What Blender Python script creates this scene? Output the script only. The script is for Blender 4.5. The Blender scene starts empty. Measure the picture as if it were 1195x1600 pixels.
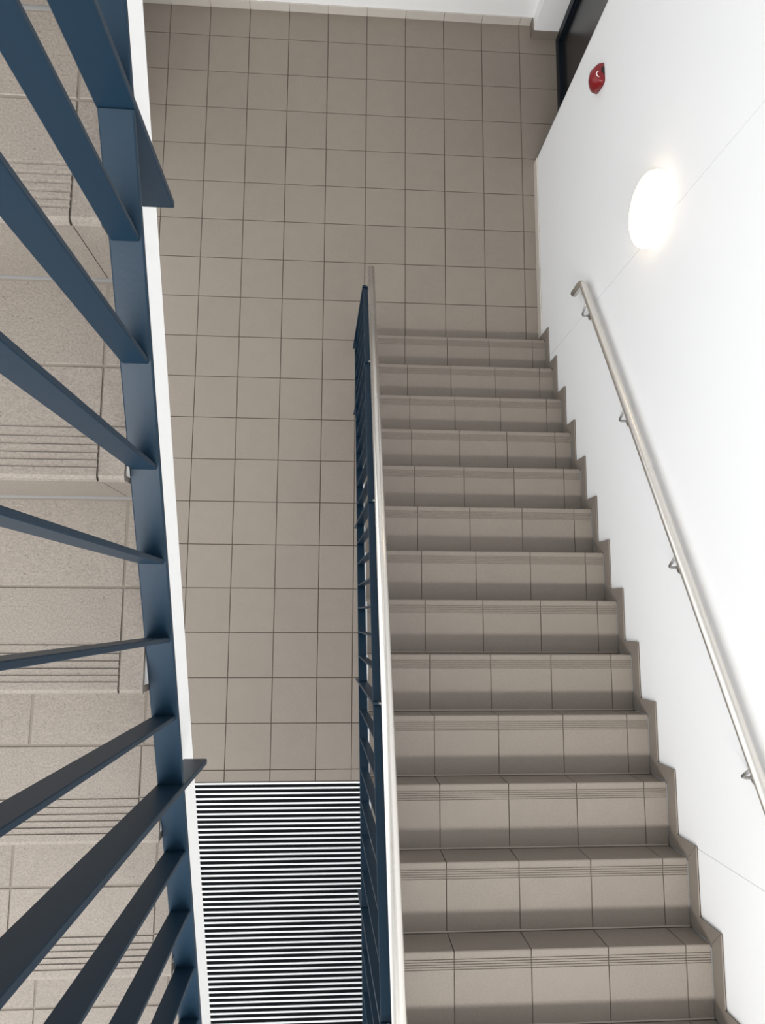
import bpy, bmesh, math, random
from mathutils import Vector, Euler, Matrix
random.seed(7)
SC = bpy.context.scene
COL = SC.collection
R = math.radians

# ------------------------------------------------------------------ camera
cam_d = bpy.data.cameras.new('camera')
cam = bpy.data.objects.new('camera', cam_d)
COL.objects.link(cam)
cam.location = (1.7689, -5.1938, 5.6069)
cam.rotation_euler = Euler((0.1409, -0.0691, 0.0050), 'XYZ')
cam_d.sensor_fit = 'HORIZONTAL'
cam_d.sensor_width = 36.0
cam_d.lens = 1133.3 * 36.0 / 1195.0
cam_d.clip_start = 0.05
SC.camera = cam

# ------------------------------------------------------------------ daylight
W = bpy.data.worlds.new('overcast_sky')
SC.world = W
W.use_nodes = True
bg = W.node_tree.nodes['Background']
bg.inputs['Color'].default_value = (0.95, 0.975, 1.0, 1)
bg.inputs['Strength'].default_value = 1.7
# daylight through the wide clerestory high in the glazed end behind the half landing
sun_d = bpy.data.lights.new('clerestory_daylight', 'AREA')
sun_d.shape = 'RECTANGLE'
sun_d.size, sun_d.size_y = 16.0, 0.9
sun_d.energy = 2350.0
sun_d.color = (1.0, 0.97, 0.93)
sun = bpy.data.objects.new('clerestory_daylight', sun_d)
COL.objects.link(sun)
sun.location = (1.5, -10.9, 10.8)
sun.rotation_euler = Euler((R(33), 0, 0), 'XYZ')
SC.view_settings.view_transform = 'Standard'
SC.view_settings.look = 'None'
SC.view_settings.gamma = 1.0
SC.view_settings.use_curve_mapping = False
SC.view_settings.exposure = 0.0


# ------------------------------------------------------------------ materials
def mat(name, col, rough=0.5, metal=0.0, spec=0.5):
    m = bpy.data.materials.new(name)
    m.use_nodes = True
    b = m.node_tree.nodes['Principled BSDF']
    b.inputs['Base Color'].default_value = (*col, 1)
    b.inputs['Roughness'].default_value = rough
    b.inputs['Metallic'].default_value = metal
    b.inputs['Specular IOR Level'].default_value = spec
    return m, m.node_tree, b


def N(nt, kind, **kw):
    n = nt.nodes.new(kind)
    for k, v in kw.items():
        setattr(n, k, v)
    return n


def stone(name, col, speck, fine=220.0, coarse=9.0, bump=0.15, vary=0.03, rough=0.55):
    """unglazed porcelain tile: fine grain, faint clouds, each tile its own tone"""
    m, nt, b = mat(name, col, rough, 0, 0.35)
    L = nt.links.new
    tc = N(nt, 'ShaderNodeTexCoord')
    oi = N(nt, 'ShaderNodeObjectInfo')
    add = N(nt, 'ShaderNodeVectorMath', operation='ADD')
    mul = N(nt, 'ShaderNodeMath', operation='MULTIPLY')
    mul.inputs[1].default_value = 37.0
    L(oi.outputs['Random'], mul.inputs[0])
    L(tc.outputs['Object'], add.inputs[0])
    L(mul.outputs[0], add.inputs[1])
    n1 = N(nt, 'ShaderNodeTexNoise')
    n1.inputs['Scale'].default_value = fine
    n1.inputs['Detail'].default_value = 3
    n2 = N(nt, 'ShaderNodeTexNoise')
    n2.inputs['Scale'].default_value = coarse
    n2.inputs['Detail'].default_value = 4
    L(add.outputs[0], n1.inputs['Vector'])
    L(add.outputs[0], n2.inputs['Vector'])
    r1 = N(nt, 'ShaderNodeMapRange')
    for i, v in enumerate((0.3, 0.7, 1 - speck, 1 + speck)):
        r1.inputs[i + 1].default_value = v
    r2 = N(nt, 'ShaderNodeMapRange')
    for i, v in enumerate((0.3, 0.7, 0.98, 1.02)):
        r2.inputs[i + 1].default_value = v
    r3 = N(nt, 'ShaderNodeMapRange')
    for i, v in enumerate((0, 1, 1 - vary, 1 + vary)):
        r3.inputs[i + 1].default_value = v
    L(n1.outputs['Fac'], r1.inputs[0])
    L(n2.outputs['Fac'], r2.inputs[0])
    L(oi.outputs['Random'], r3.inputs[0])
    a = N(nt, 'ShaderNodeMath', operation='MULTIPLY')
    c = N(nt, 'ShaderNodeMath', operation='MULTIPLY')
    L(r1.outputs[0], a.inputs[0])
    L(r2.outputs[0], a.inputs[1])
    L(a.outputs[0], c.inputs[0])
    L(r3.outputs[0], c.inputs[1])
    vm = N(nt, 'ShaderNodeVectorMath', operation='SCALE')
    vm.inputs[0].default_value = col
    L(c.outputs[0], vm.inputs['Scale'])
    L(vm.outputs[0], b.inputs['Base Color'])
    bp = N(nt, 'ShaderNodeBump')
    bp.inputs['Strength'].default_value = bump
    bp.inputs['Distance'].default_value = 0.002
    L(n1.outputs['Fac'], bp.inputs['Height'])
    L(bp.outputs[0], b.inputs['Normal'])
    return m


def speckled(name, col):
    """the coarser stone look of the flight close by: dark and light grains and pits"""
    m = stone(name, col, 0.17, 300.0, 7.0, 0.4, 0.04, 0.6)
    nt = m.node_tree
    L = nt.links.new
    b = nt.nodes['Principled BSDF']
    tc = N(nt, 'ShaderNodeTexCoord')
    vo = N(nt, 'ShaderNodeTexVoronoi')
    vo.inputs['Scale'].default_value = 150
    L(tc.outputs['Object'], vo.inputs['Vector'])
    cr = N(nt, 'ShaderNodeValToRGB')
    e = cr.color_ramp.elements
    e[0].position = 0.10
    e[0].color = (0.45, 0.42, 0.40, 1)
    e[1].position = 0.24
    e[1].color = (1, 1, 1, 1)
    L(vo.outputs['Distance'], cr.inputs[0])
    nz = N(nt, 'ShaderNodeTexNoise')
    nz.inputs['Scale'].default_value = 60
    L(tc.outputs['Object'], nz.inputs['Vector'])
    st = N(nt, 'ShaderNodeMapRange')
    for i, v in enumerate((0.50, 0.62, 0, 0.8)):
        st.inputs[i + 1].default_value = v
    L(nz.outputs['Fac'], st.inputs[0])
    mx = N(nt, 'ShaderNodeMix', data_type='RGBA', blend_type='MULTIPLY')
    src = b.inputs['Base Color'].links[0].from_socket
    L(st.outputs[0], mx.inputs[0])
    L(src, mx.inputs[6])
    L(cr.outputs[0], mx.inputs[7])
    L(mx.outputs[2], b.inputs['Base Color'])
    return m


def plaster(name, col):
    m, nt, b = mat(name, col, 0.65, 0, 0.3)
    L = nt.links.new
    tc = N(nt, 'ShaderNodeTexCoord')
    n = N(nt, 'ShaderNodeTexNoise')
    n.inputs['Scale'].default_value = 90
    n.inputs['Detail'].default_value = 5
    L(tc.outputs['Object'], n.inputs['Vector'])
    bp = N(nt, 'ShaderNodeBump')
    bp.inputs['Strength'].default_value = 0.06
    bp.inputs['Distance'].default_value = 0.002
    L(n.outputs['Fac'], bp.inputs['Height'])
    L(bp.outputs[0], b.inputs['Normal'])
    return m


def painted_steel(name, col, rough=0.38):
    m, nt, b = mat(name, col, rough, 0, 0.2)
    L = nt.links.new
    tc = N(nt, 'ShaderNodeTexCoord')
    n = N(nt, 'ShaderNodeTexNoise')
    n.inputs['Scale'].default_value = 160
    n.inputs['Detail'].default_value = 2
    L(tc.outputs['Object'], n.inputs['Vector'])
    bp = N(nt, 'ShaderNodeBump')
    bp.inputs['Strength'].default_value = 0.12
    bp.inputs['Distance'].default_value = 0.001
    L(n.outputs['Fac'], bp.inputs['Height'])
    L(bp.outputs[0], b.inputs['Normal'])
    return m


def brushed(name, col, rough):
    m, nt, b = mat(name, col, rough, 0.88, 0.5)
    L = nt.links.new
    tc = N(nt, 'ShaderNodeTexCoord')
    n = N(nt, 'ShaderNodeTexNoise')
    n.inputs['Scale'].default_value = 3
    L(tc.outputs['Object'], n.inputs['Vector'])
    r = N(nt, 'ShaderNodeMapRange')
    for i, v in enumerate((0.3, 0.7, rough - 0.02, rough + 0.02)):
        r.inputs[i + 1].default_value = v
    L(n.outputs['Fac'], r.inputs[0])
    L(r.outputs[0], b.inputs['Roughness'])
    return m


def lamp_mat(name, col, strength):
    m, nt, b = mat(name, (0.9, 0.9, 0.88), 0.4)
    b.inputs['Emission Color'].default_value = (*col, 1)
    b.inputs['Emission Strength'].default_value = strength
    return m


M = {
    'white': plaster('white_wall_paint', (0.82, 0.82, 0.815)),
    'soft_white': plaster('right_wall_paint', (0.755, 0.757, 0.757)),
    'floor_tile': stone('floor_tile_stone', (0.218, 0.187, 0.157), 0.08),
    'stair_tile': stone('stair_tile_stone', (0.195, 0.168, 0.142), 0.09),
    'lit_skirt_tile': stone('lit_skirting_stone', (0.52, 0.485, 0.44), 0.05, rough=0.4),  # paler base colour stands in for light caught by the skirting
    'near_tile': speckled('near_stair_stone', (0.180, 0.158, 0.137)),
    'grout': mat('dark_grout', (0.075, 0.060, 0.048), 0.9)[0],
    'grey_grout': mat('grey_grout', (0.15, 0.13, 0.11), 0.9)[0],
    'joint': mat('light_stone_joint', (0.33, 0.29, 0.25), 0.7)[0],
    'sealant': mat('pale_sealant', (0.19, 0.19, 0.19), 0.5)[0],
    'steel': painted_steel('blue_grey_painted_steel', (0.007, 0.021, 0.038), 0.42),
    'inox': brushed('brushed_stainless', (0.72, 0.69, 0.645), 0.27),
    'rod': brushed('stainless_rod', (0.36, 0.35, 0.34), 0.30),
    'alu': mat('bright_aluminium', (0.86, 0.87, 0.87), 0.45, 0.2)[0],
    'rubber': mat('black_rubber', (0.004, 0.005, 0.006), 0.8, 0, 0.1)[0],
    'door_steel': painted_steel('black_blue_door_steel', (0.006, 0.010, 0.015), 0.45),
    'door_black': mat('black_door_panel', (0.012, 0.012, 0.013), 0.25)[0],
    'red': mat('red_plastic', (0.17, 0.002, 0.005), 0.35)[0],
    'black': mat('black_plastic', (0.004, 0.004, 0.004), 0.5)[0],
    'mark': mat('white_print', (0.80, 0.76, 0.74), 0.5)[0],
    'lamp': lamp_mat('lit_opal_diffuser', (1.0, 0.66, 0.32), 4.0),
    'lamp_rim': lamp_mat('lit_opal_rim', (1.0, 0.86, 0.64), 0.8),
}


# ------------------------------------------------------------------ builders
def link(name, me, m, parent=None):
    if m is not None and len(me.materials) == 0:
        me.materials.append(m)
    o = bpy.data.objects.new(name, me)
    COL.objects.link(o)
    if parent is not None:
        o.parent = parent
    return o


def mesh(name, vs, fs, smooth=False):
    me = bpy.data.meshes.new(name)
    me.from_pydata([tuple(v) for v in vs], [], fs)
    bm = bmesh.new()
    bm.from_mesh(me)
    bmesh.ops.recalc_face_normals(bm, faces=bm.faces)
    bm.to_mesh(me)
    bm.free()
    if smooth:
        for p in me.polygons:
            p.use_smooth = True
    me.update()
    return me


def place(name, vs, fs, m, parent=None, org=None, smooth=False):
    """mesh with its origin at org (world), geometry given in world coordinates"""
    if org is None:
        n = len(vs)
        org = Vector((sum(v[0] for v in vs) / n, sum(v[1] for v in vs) / n, min(v[2] for v in vs)))
    org = Vector(org)
    o = link(name, mesh(name, [Vector(v) - org for v in vs], fs, smooth), m, parent)
    o.location = org - (parent.location if parent is not None else Vector())
    return o


def box_vf(x0, x1, y0, y1, z0, z1):
    v = [(x0, y0, z0), (x1, y0, z0), (x1, y1, z0), (x0, y1, z0), (x0, y0, z1), (x1, y0, z1), (x1, y1, z1), (x0, y1, z1)]
    f = [(0, 3, 2, 1), (4, 5, 6, 7), (0, 1, 5, 4), (1, 2, 6, 5), (2, 3, 7, 6), (3, 0, 4, 7)]
    return v, f


def box(name, x0, x1, y0, y1, z0, z1, m, parent=None):
    return place(name, *box_vf(x0, x1, y0, y1, z0, z1), m, parent)


def cham_vf(x0, x1, y0, y1, z0, z1, c=0.0018):
    """box whose top edges are chamfered: 12 quads"""
    v = [(x0, y0, z0), (x1, y0, z0), (x1, y1, z0), (x0, y1, z0),
         (x0, y0, z1 - c), (x1, y0, z1 - c), (x1, y1, z1 - c), (x0, y1, z1 - c),
         (x0 + c, y0 + c, z1), (x1 - c, y0 + c, z1), (x1 - c, y1 - c, z1), (x0 + c, y1 - c, z1)]
    f = [(0, 3, 2, 1), (8, 9, 10, 11)]
    for i in range(4):
        j = (i + 1) % 4
        f += [(i, j, j + 4, i + 4), (i + 4, j + 4, j + 8, i + 8)]
    return v, f


def prism_x(poly, x0, x1):
    """polygon in (y,z) extruded along x"""
    n = len(poly)
    v = [(x0, y, z) for y, z in poly] + [(x1, y, z) for y, z in poly]
    f = [tuple(range(n - 1, -1, -1)), tuple(range(n, 2 * n))]
    for i in range(n):
        j = (i + 1) % n
        f.append((i, j, j + n, i + n))
    return v, f


def bar_vf(a, b, wx, t, c=0.0015, up=None):
    """flat bar from point a to b: wx wide along x, t thick across, long edges chamfered"""
    a, b = Vector(a), Vector(b)
    d = (b - a).normalized()
    ax = Vector((1, 0, 0))
    ax = (ax - d * ax.dot(d)).normalized()
    az = d.cross(ax)
    hx, hz = wx / 2, t / 2
    sec = [(-hx + c, -hz), (hx - c, -hz), (hx, -hz + c), (hx, hz - c), (hx - c, hz), (-hx + c, hz), (-hx, hz - c), (-hx, -hz + c)]
    v = [a + ax * p + az * q for p, q in sec] + [b + ax * p + az * q for p, q in sec]
    f = [tuple(range(7, -1, -1)), tuple(range(8, 16))]
    for i in range(8):
        j = (i + 1) % 8
        f.append((i, j, j + 8, i + 8))
    return v, f


def tube_vf(path, r, seg=20, cap_round=False):
    path = [Vector(p) for p in path]
    rad = [r] * len(path)
    if cap_round:                                   # softened end caps
        for s in (0, -1):
            e = path[s]
            d = (e - path[1 if s == 0 else -2]).normalized()
            if s == 0:
                path = [e + d * 0.002, e - d * 0.003] + path[1:]
                rad = [r * 0.78, r] + rad[1:]
            else:
                path = path[:-1] + [e - d * 0.003, e + d * 0.002]
                rad = rad[:-1] + [r, r * 0.78]
    n = len(path)
    v, f = [], []
    ref = None
    for i, p in enumerate(path):
        d0 = (p - path[i - 1]).normalized() if i > 0 else None
        d1 = (path[i + 1] - p).normalized() if i < n - 1 else None
        d = ((d0 or d1) + (d1 or d0)).normalized()
        if ref is None:
            ref = Vector((1, 0, 0)) if abs(d.x) < 0.8 else Vector((0, 0, 1))
        u = (ref - d * ref.dot(d)).normalized()
        w = d.cross(u)
        ref = u
        for k in range(seg):
            a = 2 * math.pi * k / seg
            v.append(p + (u * math.cos(a) + w * math.sin(a)) * rad[i])
    for i in range(n - 1):
        for k in range(seg):
            k2 = (k + 1) % seg
            f.append((i * seg + k, i * seg + k2, (i + 1) * seg + k2, (i + 1) * seg + k))
    f.append(tuple(range(seg - 1, -1, -1)))
    f.append(tuple((n - 1) * seg + k for k in range(seg)))
    return v, f


def bend(p0, p1, p2, r, n=8):
    """points rounding the corner p1 between p0 and p2"""
    p0, p1, p2 = Vector(p0), Vector(p1), Vector(p2)
    a = p1 + (p0 - p1).normalized() * r
    b = p1 + (p2 - p1).normalized() * r
    return [(a * (1 - t) ** 2 + p1 * 2 * t * (1 - t) + b * t * t) for t in [i / n for i in range(n + 1)]]


def lathe_x(prof, cx, cy, cz, seg=64):
    """profile of (offset along -x, radius) turned about an axis parallel to x"""
    v, f = [], []
    n = len(prof)
    for d, r in prof:
        for k in range(seg):
            a = 2 * math.pi * k / seg
            v.append((cx - d, cy + r * math.cos(a), cz + r * math.sin(a)))
    for i in range(n - 1):
        for k in range(seg):
            k2 = (k + 1) % seg
            f.append((i * seg + k, i * seg + k2, (i + 1) * seg + k2, (i + 1) * seg + k))
    f.append(tuple(range(seg)))
    f.append(tuple((n - 1) * seg + k for k in range(seg)))
    return v, f


def thing(name, label, cat, loc, group=None):
    o = bpy.data.objects.new(name, None)
    COL.objects.link(o)
    o.location = loc
    o.empty_display_size = 0.1
    o['label'] = label
    o['category'] = cat
    if group:
        o['group'] = group
    return o


def struct(o):
    o['kind'] = 'structure'
    return o


# ------------------------------------------------------------------ dimensions
P = 0.333                       # floor tile pitch
XW = 3.440                      # face of the right wall
ZTOP = 8.2
Y1, G, H = -3.0165, 0.29841, 0.18007      # lower flight: first nosing, going, rise
SL = H / G
NR = 16
def ynos(k): return Y1 - (k - 1) * G
def nl(y, off=0.0): return H + (Y1 - y) * SL + off   # height over the lower flight's nosing line
ZL = NR * H                     # landing between the flights

# ------------------------------------------------------------------ floor
floor = place('floor', *box_vf(-0.25, 3.95, -9.4, 0.2, -0.2, -0.0045), M['grout'], None, org=(0, 0, 0))
struct(floor)
tile_meshes = {}
gap = 0.0028
def floor_tile(x0, x1, y0, y1):
    key = (round(x1 - x0, 4), round(y1 - y0, 4))
    if key not in tile_meshes:
        a, b = key
        tile_meshes[key] = mesh('floor_tile', *cham_vf(gap, a - gap, gap, b - gap, -0.012, 0.0, 0.0015))
    o = link('tile', tile_meshes[key], M['floor_tile'], floor)
    o.location = (x0, y0, random.uniform(-0.0004, 0.0004))
xs = [i * P for i in range(11)]
for r in range(20):
    y1 = -r * P if r else -0.055
    y0 = -(r + 1) * P
    if r == 19:
        y0 = -6.412          # cut course in front of the mat
    if r == 4:
        cols = [(i * P, (i + 1) * P) for i in range(10)] + [(10 * P, XW + 0.01)]
    elif r < 4:
        cols = [(i * P, (i + 1) * P) for i in range(11)]
    elif r < 10:
        cols = [(i * P, (i + 1) * P) for i in range(10)] + [(10 * P, XW + 0.01)]
    else:
        cols = [(i * P, (i + 1) * P) for i in range(5)] + [(5 * P, 1.930), (1.930, 2.046)]
    for a, b in cols:
        floor_tile(a, b, y0, y1)

# ------------------------------------------------------------------ walls
wr = struct(box('wall_right', XW + 0.003, XW + 0.30, -9.4, -1.38, -0.2, ZTOP, M['white']))
def panel(y0, y1, z0=-0.05, z1=ZTOP):
    place('panel', *box_vf(XW, XW + 0.010, y0, y1, z0, z1), M['soft_white'], wr)
panel(-9.4, -6.2365)
panel(-6.2335, -3.1815)
panel(-3.1785, -1.376)
place('wall_end', *box_vf(XW, XW + 0.30, -1.3795, -1.372, -0.05, ZTOP), M['white'], wr)
place('door_pier', *box_vf(XW, 3.95, -0.175, 0.2, -0.05, ZTOP), M['white'], wr)
place('door_lintel', *box_vf(XW, XW + 0.30, -1.372, -0.175, 2.12, ZTOP), M['white'], wr)
struct(box('added_ceiling', -0.25, XW + 0.30, -5.6, 0.2, ZTOP, ZTOP + 0.2, M['white']))  # unseen top cover, added and cut short to steer daylight sideways
struct(box('added_ceiling', 1.60, XW, -2.9, -0.055, 5.56, 5.76, M['white']))  # unseen slab, added to shade the upper right wall and far floor
wf = struct(box('wall_far', -0.25, XW, -0.055, 0.2, -0.2, ZTOP, M['white']))

struct(box('added_wall_left', -0.25, -0.006, -1.6, 0.2, -0.2, ZTOP, M['white']))  # unseen wall piece, added to cut side light on the far hall

# skirting of cut floor tile along the ground floor
def skirting(name, runs, axis, pale=True):
    root = struct(box(name, *runs['bed'], M['grey_grout']))
    for (x0, x1, y0, y1) in runs['tiles']:
        v, f = box_vf(x0, x1, y0, y1, 0.001, 0.085)
        pier = -0.19 < y0 and x1 > XW - 0.005
        place('skirting_tile', v, f, M['stair_tile' if pier else 'lit_skirt_tile'], root)  # less lit pier keeps the darker tile, the rest has light painted in
    return root
b1 = 0.003
T = []
x = 0.0
while x < XW - 0.01:
    x2 = min(x + P, XW - 0.012)
    T.append((x + b1 / 2, x2 - b1 / 2, -0.066, -0.058))
    x += P
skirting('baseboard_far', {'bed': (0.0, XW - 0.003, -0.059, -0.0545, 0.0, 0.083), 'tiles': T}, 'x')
T = [(XW - 0.011, XW - 0.003, -0.185, -0.0675), (XW - 0.011, 3.655, -0.186, -0.178)]
y = -1.376
while y > Y1 + 0.074:
    y2 = max(y - P, Y1 + 0.0745)
    T.append((XW - 0.010, XW - 0.002, y2 + b1 / 2, y - b1 / 2))
    y -= P
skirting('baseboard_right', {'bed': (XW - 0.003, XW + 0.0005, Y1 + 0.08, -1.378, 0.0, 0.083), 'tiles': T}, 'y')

# ------------------------------------------------------------------ door
XD = 3.655
dr = struct(box('door_1', XD + 0.045, XD + 0.085, -1.36, -0.20, 0.0, 2.10, M['door_black']))
for (nm, a, b, c, d) in (('jamb', -0.255, -0.178, 0.0, 2.12), ('jamb', -1.372, -1.30, 0.0, 2.12),
                         ('bottom_rail', -1.30, -0.255, 0.0, 0.075), ('top_rail', -1.30, -0.255, 2.04, 2.12)):
    v, f = box_vf(XD, XD + 0.06, a, b, c, d)
    place(nm, v, f, M['door_steel'], dr)
    v, f = box_vf(XD + 0.018, XD + 0.07, a + (0.02 if a < -1.35 else -0.022 if nm == 'jamb' else 0), b - (0.02 if False else 0), c, d + (0.022 if nm == 'bottom_rail' else 0))
    place('glazing_bead', v, f, M['door_steel'], dr)
place('pane', *box_vf(XD + 0.036, XD + 0.046, -1.31, -0.25, 0.06, 2.06), M['door_black'], dr)


# ------------------------------------------------------------------ stair flights
def tread_profile(depth, th, grooves, gw, gd, nose=0.006):
    """(y,z) outline, nosing at y=0, tile running to y=-depth (for a flight whose nosing faces +y)"""
    pts = [(-depth, -th), (-0.012, -th), (-0.012, -th), (0.0, -th), (0.0, -nose)]
    pts = [(-depth, -th), (0.0, -th), (0.0, -nose), (-nose * 0.3, -nose * 0.3), (-nose, 0.0)]
    for g in grooves:
        pts += [(-g + gw / 2, 0.0), (-g + gw * 0.28, -gd), (-g - gw * 0.28, -gd), (-g - gw / 2, 0.0)]
    pts += [(-depth + 0.0015, 0.0), (-depth, -0.0015)]
    return pts


def fan_prism(poly, x0, x1, flip=1.0):
    return prism_x([(y * flip, z) for y, z in poly], x0, x1)


# ---- lower flight (right): climbs towards the camera
XA, XB = 1.969, 3.427
low = thing('stair_flight', 'straight flight of brown tiled steps with stepped skirting along the white right wall', 'staircase', (XA, Y1, 0))
prof = [(Y1 - 0.012, 0.0)]
for k in range(1, NR + 1):
    prof.append((ynos(k) - 0.012, k * H - 0.012))
    if k < NR:
        prof.append((ynos(k + 1) - 0.012, k * H - 0.012))
yb = ynos(NR) - 0.26
prof += [(yb, NR * H - 0.012), (yb, NR * H - 0.30), (ynos(2), 0.0)]
place('concrete_core', *prism_x(prof, XA - 0.004, XB + 0.004), M['white'], low, org=(XA, Y1, 0))
bed = []
for k in range(1, NR + 1):
    bed.append((ynos(k) - 0.006, (k - 1) * H))
    bed.append((ynos(k) - 0.006, k * H - 0.006))
bed.append((yb, NR * H - 0.006))
v, f = [], []
for i, (yy, zz) in enumerate(bed):
    v += [(XA + 0.002, yy, zz), (XB, yy, zz)]
    if i:
        f.append((2 * i - 2, 2 * i - 1, 2 * i + 1, 2 * i))
place('grout_bed', v, f, M['grout'], low, org=(XA, Y1, 0))
GROOVES = [0.031, 0.041, 0.051, 0.061, 0.071]
g2 = 0.0024
for k in range(1, NR + 1):
    sh = 0.010 * max(0, (5 - k)) / 4.0
    xj = [XA, 2.303 + sh, 2.636 + sh, 2.972 + sh * 0.8, 3.312 + sh * 1.5, XB]
    for i in range(1, 5):
        xj[i] += random.uniform(-0.0025, 0.0025)
    zt, yn = k * H, ynos(k)
    dep = G - 0.005 if k < NR else 0.26
    for i in range(5):
        w = xj[i + 1] - xj[i]
        o = place('tread_tile', *fan_prism(tread_profile(dep, 0.011, GROOVES, 0.0074, 0.0036), xj[i] + g2, xj[i + 1] - g2),
                  M['stair_tile'], low, org=(xj[i], yn, zt))
        o.location.y += yn
        o.location.z += zt
        o.location.y -= 0.0
        # riser tile below this nosing
        z0, z1 = (k - 1) * H + 0.002, zt - 0.0125
        place('riser_tile', *box_vf(xj[i] + g2, xj[i + 1] - g2, yn - 0.011, yn - 0.0025, z0, z1), M['stair_tile'], low)
    place('sealant', *box_vf(XA + 0.002, XB - 0.002, yn - dep - 0.004, yn - dep + 0.0015, zt - 0.006, zt + 0.0012), M['joint'], low)
    place('sealant', *box_vf(XB - 0.001, XB + 0.004, yn - dep, yn - 0.012, zt - 0.008, zt - 0.0015), M['sealant'], low)
    # stepped skirting: upright piece and level piece, mitred at the corner
    a, b = 0.074, 0.084
    zp = (k - 1) * H
    zlow = zp + b if k > 1 else zp
    up = [(yn + 0.0012, zlow + 0.0015), (yn + a, zlow + 0.0015), (yn + a, zt + b - 0.0012), (yn + 0.0012, zt + 0.0002)]
    place('skirting_tile', *prism_x(up, XW - 0.010, XW - 0.005), M['stair_tile'], low)
    bu = [(yn, zp), (yn + a - 0.002, zp), (yn + a - 0.002, zt + b - 0.002), (yn, zt + b - 0.002)]
    place('grout_bed', *prism_x(bu, XW - 0.0065, XW - 0.0005), M['grout'], low)
    yn2 = ynos(k + 1) if k < NR else yn - 0.26
    lv = [(yn - 0.0008, zt + 0.001), (yn + a - 0.0012, zt + b), (yn2 + 0.0008, zt + b), (yn2 + 0.0008, zt + 0.001)]
    place('skirting_tile', *prism_x(lv, XW - 0.010, XW - 0.005), M['stair_tile'], low)
    bl = [(yn, zt), (yn, zt + b - 0.002), (yn2, zt + b - 0.002), (yn2, zt)]
    place('grout_bed', *prism_x(bl, XW - 0.0065, XW - 0.0005), M['grout'], low)

# ---- upper flight (left): climbs away from the landing, over the ground floor
S2, G2, H2 = 0.55, 0.3058, 0.170
YN = {0: -4.690, 1: -5.000, 2: -5.325, 3: -5.609, 4: -5.912}
def yu(j):
    if j < 0: return -4.690 - j * G2
    if j > 4: return -5.912 - (j - 4) * G2
    return YN[j]
def zu(j): return 4.70 - j * H2
JT, JB = -6, 10
XL, XR = 0.012, 1.460
upp = thing('stair_flight', 'flight of pale speckled stone steps behind the blue railing at left', 'staircase', (XL, yu(JB), ZL))
def soff(y): return 4.50 + S2 * (y + 5) - 0.365
prof = []
for j in range(JB, JT - 1, -1):
    prof.append((yu(j) + 0.012, zu(j + 1) - 0.012 if j < JB else ZL))
    prof.append((yu(j) + 0.012, zu(j) - 0.012))
yt = yu(JT) + 0.25
prof += [(yt, zu(JT) - 0.012), (yt, soff(yt)), (yu(JB) + 0.1, max(ZL - 0.2, soff(yu(JB) + 0.1)))]
place('concrete_core', *prism_x(prof, XL, 1.4555), M['white'], upp, org=(XL, yu(JB), ZL))
v, f = [], []
bed = []
for j in range(JB, JT - 1, -1):
    bed.append((yu(j) + 0.006, zu(j + 1) if j < JB else ZL))
    bed.append((yu(j) + 0.006, zu(j) - 0.0040))
bed.append((yt, zu(JT) - 0.005))
for i, (yy, zz) in enumerate(bed):
    v += [(XL, yy, zz), (1.4545, yy, zz)]
    if i:
        f.append((2 * i - 2, 2 * i - 1, 2 * i + 1, 2 * i))
place('grout_bed', v, f, M['grey_grout'], upp, org=(XL, yu(JB), ZL))
GR2 = [0.022, 0.033, 0.044, 0.056, 0.068, 0.082]
g3 = 0.0016
for j in range(JB, JT - 1, -1):
    yn, zt = yu(j), zu(j)
    dep = (yu(j - 1) - yn if j > JT else 0.25) - 0.003
    xf = [XL] + [q for q in ((0.090, 0.423, 0.756, 1.089, 1.421) if j <= 2 else (0.140, 0.473, 0.806, 1.137, 1.422))] + [XR]
    xb = xf if j != 3 else [XL, 0.22, 0.553, 0.887, 1.220, 1.426, XR]
    split = 0.174
    for i in range(len(xf) - 1):
        o = place('tread_tile', *fan_prism(tread_profile(split, 0.011, GR2 if i < len(xf) - 2 else [0.084], 0.0055, 0.0022, 0.008), xf[i] + g3, xf[i + 1] - (g3 if i < len(xf) - 2 else 0), -1.0),
                  M['near_tile'], upp, org=(xf[i], yn, zt))
        o.location.y += yn
        o.location.z += zt
        zb = zu(j + 1) if j < JB else ZL
        place('riser_tile', *box_vf(xf[i] + 0.0007, xf[i + 1] - 0.0007, yn + 0.0025, yn + 0.011, zb + 0.005, zt - 0.0125), M['near_tile'], upp)
    for i in range(len(xb) - 1):
        v, f = cham_vf(xb[i] + g3, xb[i + 1] - (g3 if i < len(xb) - 2 else 0), yn + split + 0.0035, yn + dep, zt - 0.011, zt, 0.0012)
        place('tread_tile', v, f, M['near_tile'], upp)
    if j > JT:
        place('sealant', *box_vf(XL, XR - 0.004, yu(j - 1) - 0.001, yu(j - 1) + 0.006, zt - 0.002, zt + 0.002), M['sealant'], upp)

# ---- landing both flights meet at (behind and below the camera)
lan = box('stair_landing', -0.003, XW - 0.001, -9.2, ynos(NR) - 0.266, ZL - 0.22, ZL, M['stair_tile'])
lan['label'] = 'tiled half landing that joins the two stair flights below the camera'
lan['category'] = 'landing'
# wall that closes the space under the lower flight
poly = [(-3.55, 0.0), (-9.2, 0.0), (-9.2, ZL - 0.225), (ynos(NR) - 0.27, ZL - 0.225), (ynos(NR) - 0.27, NR * H - 0.31), (ynos(2) - 0.25, 0.03)]
uw = struct(place('wall_understairs', *prism_x(poly, 2.050, 2.15), M['white']))

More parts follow.
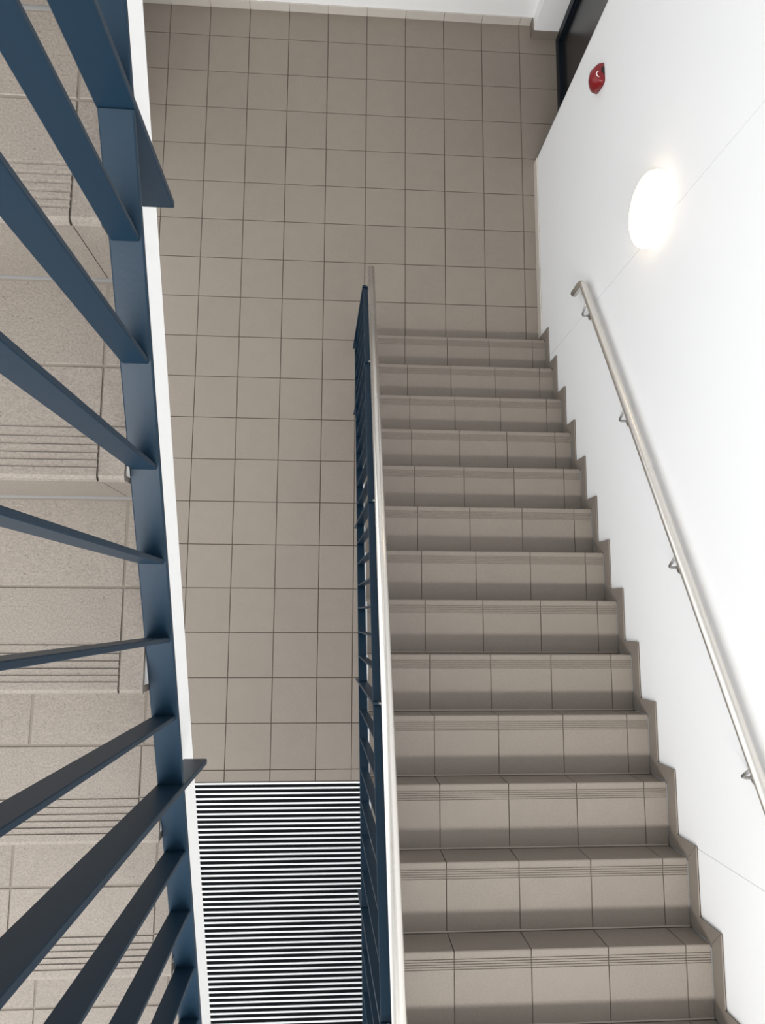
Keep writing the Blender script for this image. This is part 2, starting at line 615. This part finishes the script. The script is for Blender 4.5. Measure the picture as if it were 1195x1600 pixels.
# ------------------------------------------------------------------ railings
def railing(root, xb, xt, post_ys, base, slope, y_lo, y_hi, top_off, rail_off, xh, ys_bal, bw, foot, ext, end_tip, face):
    """flat-bar railing. base(y): height of the bottom bar's top face"""
    tb = 0.010
    th = 0.012
    w = bw
    cosl = 1 / math.sqrt(1 + slope * slope)
    def nrm(z): return z - tb / 2 / cosl
    # posts
    for y in post_ys:
        x_at = lambda z: xb + (xt - xb) * (z - base(y)) / top_off
        zlo = max(base(y) - foot, 0.0)
        zhi = base(y) + top_off + 0.012
        place('post', *bar_vf((x_at(zlo), y, zlo), (x_at(zhi), y, zhi), w + 0.004, th), M['steel'], root)
        zc = base(y) - 0.13
        if zc > 0.05:
            fx = (xb + face) / 2
            place('fixing_plate', *box_vf(min(face, xb) if face < xb else xb, max(face, xb), y - 0.005, y + 0.005, zc - 0.05, zc + 0.05), M['steel'], root)
        # rod that carries the handrail
        place('rail_bracket', *tube_vf([(x_at(zhi), y, zhi - 0.01), (xh, y, base(y) + rail_off - 0.01)], 0.007, 10), M['rod'], root)
    # bars between posts
    seg = sorted([y_lo] + [y for y in post_ys if y_lo < y < y_hi] + [y_hi])
    for a, b in zip(seg[:-1], seg[1:]):
        a2 = a + (th / 2 if a in post_ys else 0)
        b2 = b - (th / 2 if b in post_ys else 0)
        place('bottom_bar', *bar_vf((xb, a2, nrm(base(a2))), (xb, b2, nrm(base(b2))), w, tb, 0.002), M['steel'], root)
        place('top_bar', *bar_vf((xt, a2, nrm(base(a2) + top_off)), (xt, b2, nrm(base(b2) + top_off)), w, tb, 0.002), M['steel'], root)
    for y in ys_bal:
        z0, z1 = base(y) - 0.002, base(y) + top_off - 0.011
        place('baluster', *bar_vf((xb - 0.001, y, z0), (xt - 0.001, y, z1), w - 0.008, 0.008, 0.0012), M['steel'], root)
    pts = [(xh, end_tip[0], base(end_tip[0]) + rail_off), (xh, end_tip[1], base(end_tip[1]) + rail_off)]
    o = place('handrail', *tube_vf(pts, 0.0242, 28, True), M['inox'], root, smooth=True)
    return o


# right railing beside the lower flight
posts = [-3.062, -3.72, -4.633, -5.546, -6.457, -7.37]
bal = []
for a, b in zip(posts[:-1], posts[1:]):
    n = 7 if b < -3.8 else 5
    bal += [a + (b - a) * i / n for i in range(1, n)]
rr = thing('stair_railing', 'blue steel flat-bar railing with round stainless handrail beside the brown flight', 'railing', (1.937, -3.06, 0))
railing(rr, 1.9370, 1.9620, posts, lambda y: nl(y, 0.0), SL, -7.55, -3.062, 0.90, 0.965, 1.9930, bal, 0.045, 0.22, 0, (-2.925, -7.75), XA - 0.004)

# left railing beside the upper flight
pl = [-7.4133, -6.459, -5.503, -4.549, -3.595]
meas = [-4.6918, -4.8357, -4.9745, -5.1115, -5.2363, -5.3715, -5.6355, -5.7673, -5.9034, -6.035, -6.175, -6.315]
meas += [-4.549 + 0.1363 * i for i in range(1, 7)] + [-6.459 - 0.1363 * i for i in range(1, 7)]
lr = thing('stair_railing', 'blue steel flat-bar railing seen close up along the pale stone flight at left', 'railing', (1.484, -7.41, 3.2))
railing(lr, 1.4845, 1.4845, pl, lambda y: 4.50 + S2 * (y + 5), S2, -7.60, -3.40, 0.90, 0.965, 1.4845, meas, 0.046, 0.235, 0, (-7.70, -3.30), 1.4555)

# ------------------------------------------------------------------ handrail on the right wall
XH, OFF = 3.387, 1.0
hr = thing('wall_handrail', 'round brushed stainless handrail on brackets fixed to the white right wall', 'handrail', (XW, -3.0, nl(-3.0, OFF)))
pb = (XH, -3.005, nl(-3.005, OFF))
path = [(XH, -7.9, nl(-7.9, OFF))] + bend((XH, -7.9, nl(-7.9, OFF)), pb, (XH, -3.012, pb[2] - 0.16), 0.055, 10) + [(XH, -3.013, pb[2] - 0.165)]
path = [path[0]] + [Vector(path[0]).lerp(path[1], t) for t in (0.5,)] + path[1:]
place('rail_tube', *tube_vf(path, 0.0240, 28, True), M['inox'], hr, smooth=True)
dn = Vector((0, -SL, -1)).normalized()
dn = Vector((0, -0.516, -0.856))
for yc, zc in ((-3.232, 1.150), (-4.092, 1.686), (-4.960, 2.206), (-5.820, 2.734), (-6.690, 3.255)):
    c = Vector((XH, yc, zc))
    t = (nl(yc, OFF) - zc) * 0.856
    top = c - dn * (t - 0.010)
    wallp = Vector((XW - 0.004, yc, zc + 0.012))
    br = place('bracket', *tube_vf([top] + bend(top, c, wallp, 0.022, 6) + [wallp], 0.0068, 12), M['rod'], hr, smooth=True)
    v, f = lathe_x([(0.0, 0.030), (0.004, 0.030), (0.006, 0.027)], XW - 0.0002, yc, zc + 0.012, 28)
    place('rosette', v, f, M['rod'], br, org=None).location -= Vector(hr.location)

# ------------------------------------------------------------------ wall lamp
LY, LZ = -3.062, 2.135
la = thing('wall_lamp', 'round glowing opal wall lamp above the stainless handrail on the right wall', 'lamp', (XW, LY, LZ))
place('base_ring', *lathe_x([(0.0, 0.188), (0.004, 0.195), (0.022, 0.197), (0.027, 0.194), (0.028, 0.186)], XW - 0.0005, LY, LZ), M['lamp_rim'], la)
dome = [(0.0285, 0.186), (0.031, 0.191), (0.040, 0.191), (0.050, 0.186), (0.062, 0.174), (0.072, 0.155), (0.080, 0.125), (0.085, 0.085), (0.088, 0.04), (0.0885, 0.004)]
place('diffuser', *lathe_x(dome, XW - 0.0005, LY, LZ), M['lamp'], la, smooth=True)

# ------------------------------------------------------------------ fire alarm
AY, AZ = -1.785, 1.500
fa = thing('fire_alarm', 'red rounded fire alarm unit on the white wall beside the dark door', 'alarm', (XW, AY, AZ))
secs = [(0.062, 0.060, 0.058), (0.070, 0.070, 0.068), (0.058, 0.073, 0.078), (0.02, 0.071, 0.082), (-0.03, 0.062, 0.072), (-0.075, 0.048, 0.050), (-0.088, 0.038, 0.036)]
secs = [(0.064, 0.058, 0.054), (0.058, 0.067, 0.066)] + secs[3:]
v, f = [], []
ns = 24
for dz, hw, dp in secs:
    for i in range(ns + 1):
        a = math.pi * i / ns
        v.append((XW - 0.0005 - dp * math.sin(a) ** 0.8, AY + hw * math.cos(a), AZ + dz))
m_ = ns + 1
for s in range(len(secs) - 1):
    for i in range(ns):
        f.append((s * m_ + i, s * m_ + i + 1, (s + 1) * m_ + i + 1, (s + 1) * m_ + i))
    f.append((s * m_ + ns, s * m_, (s + 1) * m_, (s + 1) * m_ + ns))
f.append(tuple(range(m_)))
f.append(tuple((len(secs) - 1) * m_ + i for i in range(m_)))
place('housing', v, f, M['red'], fa, smooth=True)
v, f = [], []
zt = AZ + 0.0645
for i in range(13):                                       # dark gland in the top, against the wall
    a = math.pi * i / 12
    v.append((XW - 0.001 - 0.022 * math.sin(a), AY + 0.012 + 0.026 * math.cos(a), zt))
for i in range(13):
    q = v[i]
    v.append((q[0], q[1], zt + 0.0012))
f = [tuple(range(13)), tuple(range(13, 26))] + [(i, i + 1, i + 14, i + 13) for i in range(12)] + [(12, 0, 13, 25)]
place('gland', v, f, M['black'], fa)
v, f = [], []
n = 10
for i in range(n + 1):                                    # white bracket-shaped mark on the top
    a = R(100) + R(170) * i / n
    wd = 0.008 * math.sin(math.pi * (0.1 + 0.8 * i / n))
    for rr_, zz in ((0.020 - wd / 2, 0), (0.020 + wd / 2, 0), (0.020 + wd / 2, 0.001), (0.020 - wd / 2, 0.001)):
        v.append((XW - 0.036 + rr_ * math.cos(a) * 0.9, AY - 0.018 + rr_ * math.sin(a), zt - 0.0002 + zz))
for i in range(n):
    for k in range(4):
        f.append((i * 4 + k, i * 4 + (k + 1) % 4, (i + 1) * 4 + (k + 1) % 4, (i + 1) * 4 + k))
f += [(0, 1, 2, 3), tuple(n * 4 + k for k in range(4))]
place('white_mark', v, f, M['mark'], fa)

# ------------------------------------------------------------------ entrance mat
MX0, MX1, MY = 0.45, 2.045, -6.414
em = thing('entrance_mat', 'black entrance mat with bright aluminium bars on the floor beside the stairs', 'mat', (1.22, -7.4, 0))
PT, NB = 0.0352, 56
ba = mesh('aluminium_bar', *cham_vf(0, MX1 - MX0, -0.006, 0.006, -0.0045, 0.008, 0.001))
ru = mesh('rubber_insert', *cham_vf(0, MX1 - MX0, -0.0108, 0.0108, -0.0045, 0.004, 0.001))
for i in range(NB):
    o = link('aluminium_bar', ba, M['alu'], em)
    o.location = Vector((MX0, MY - 0.008 - i * PT, 0)) - em.location
    o = link('rubber_insert', ru, M['rubber'], em)
    o.location = Vector((MX0, MY - 0.008 - (i + 0.5) * PT, 0)) - em.location
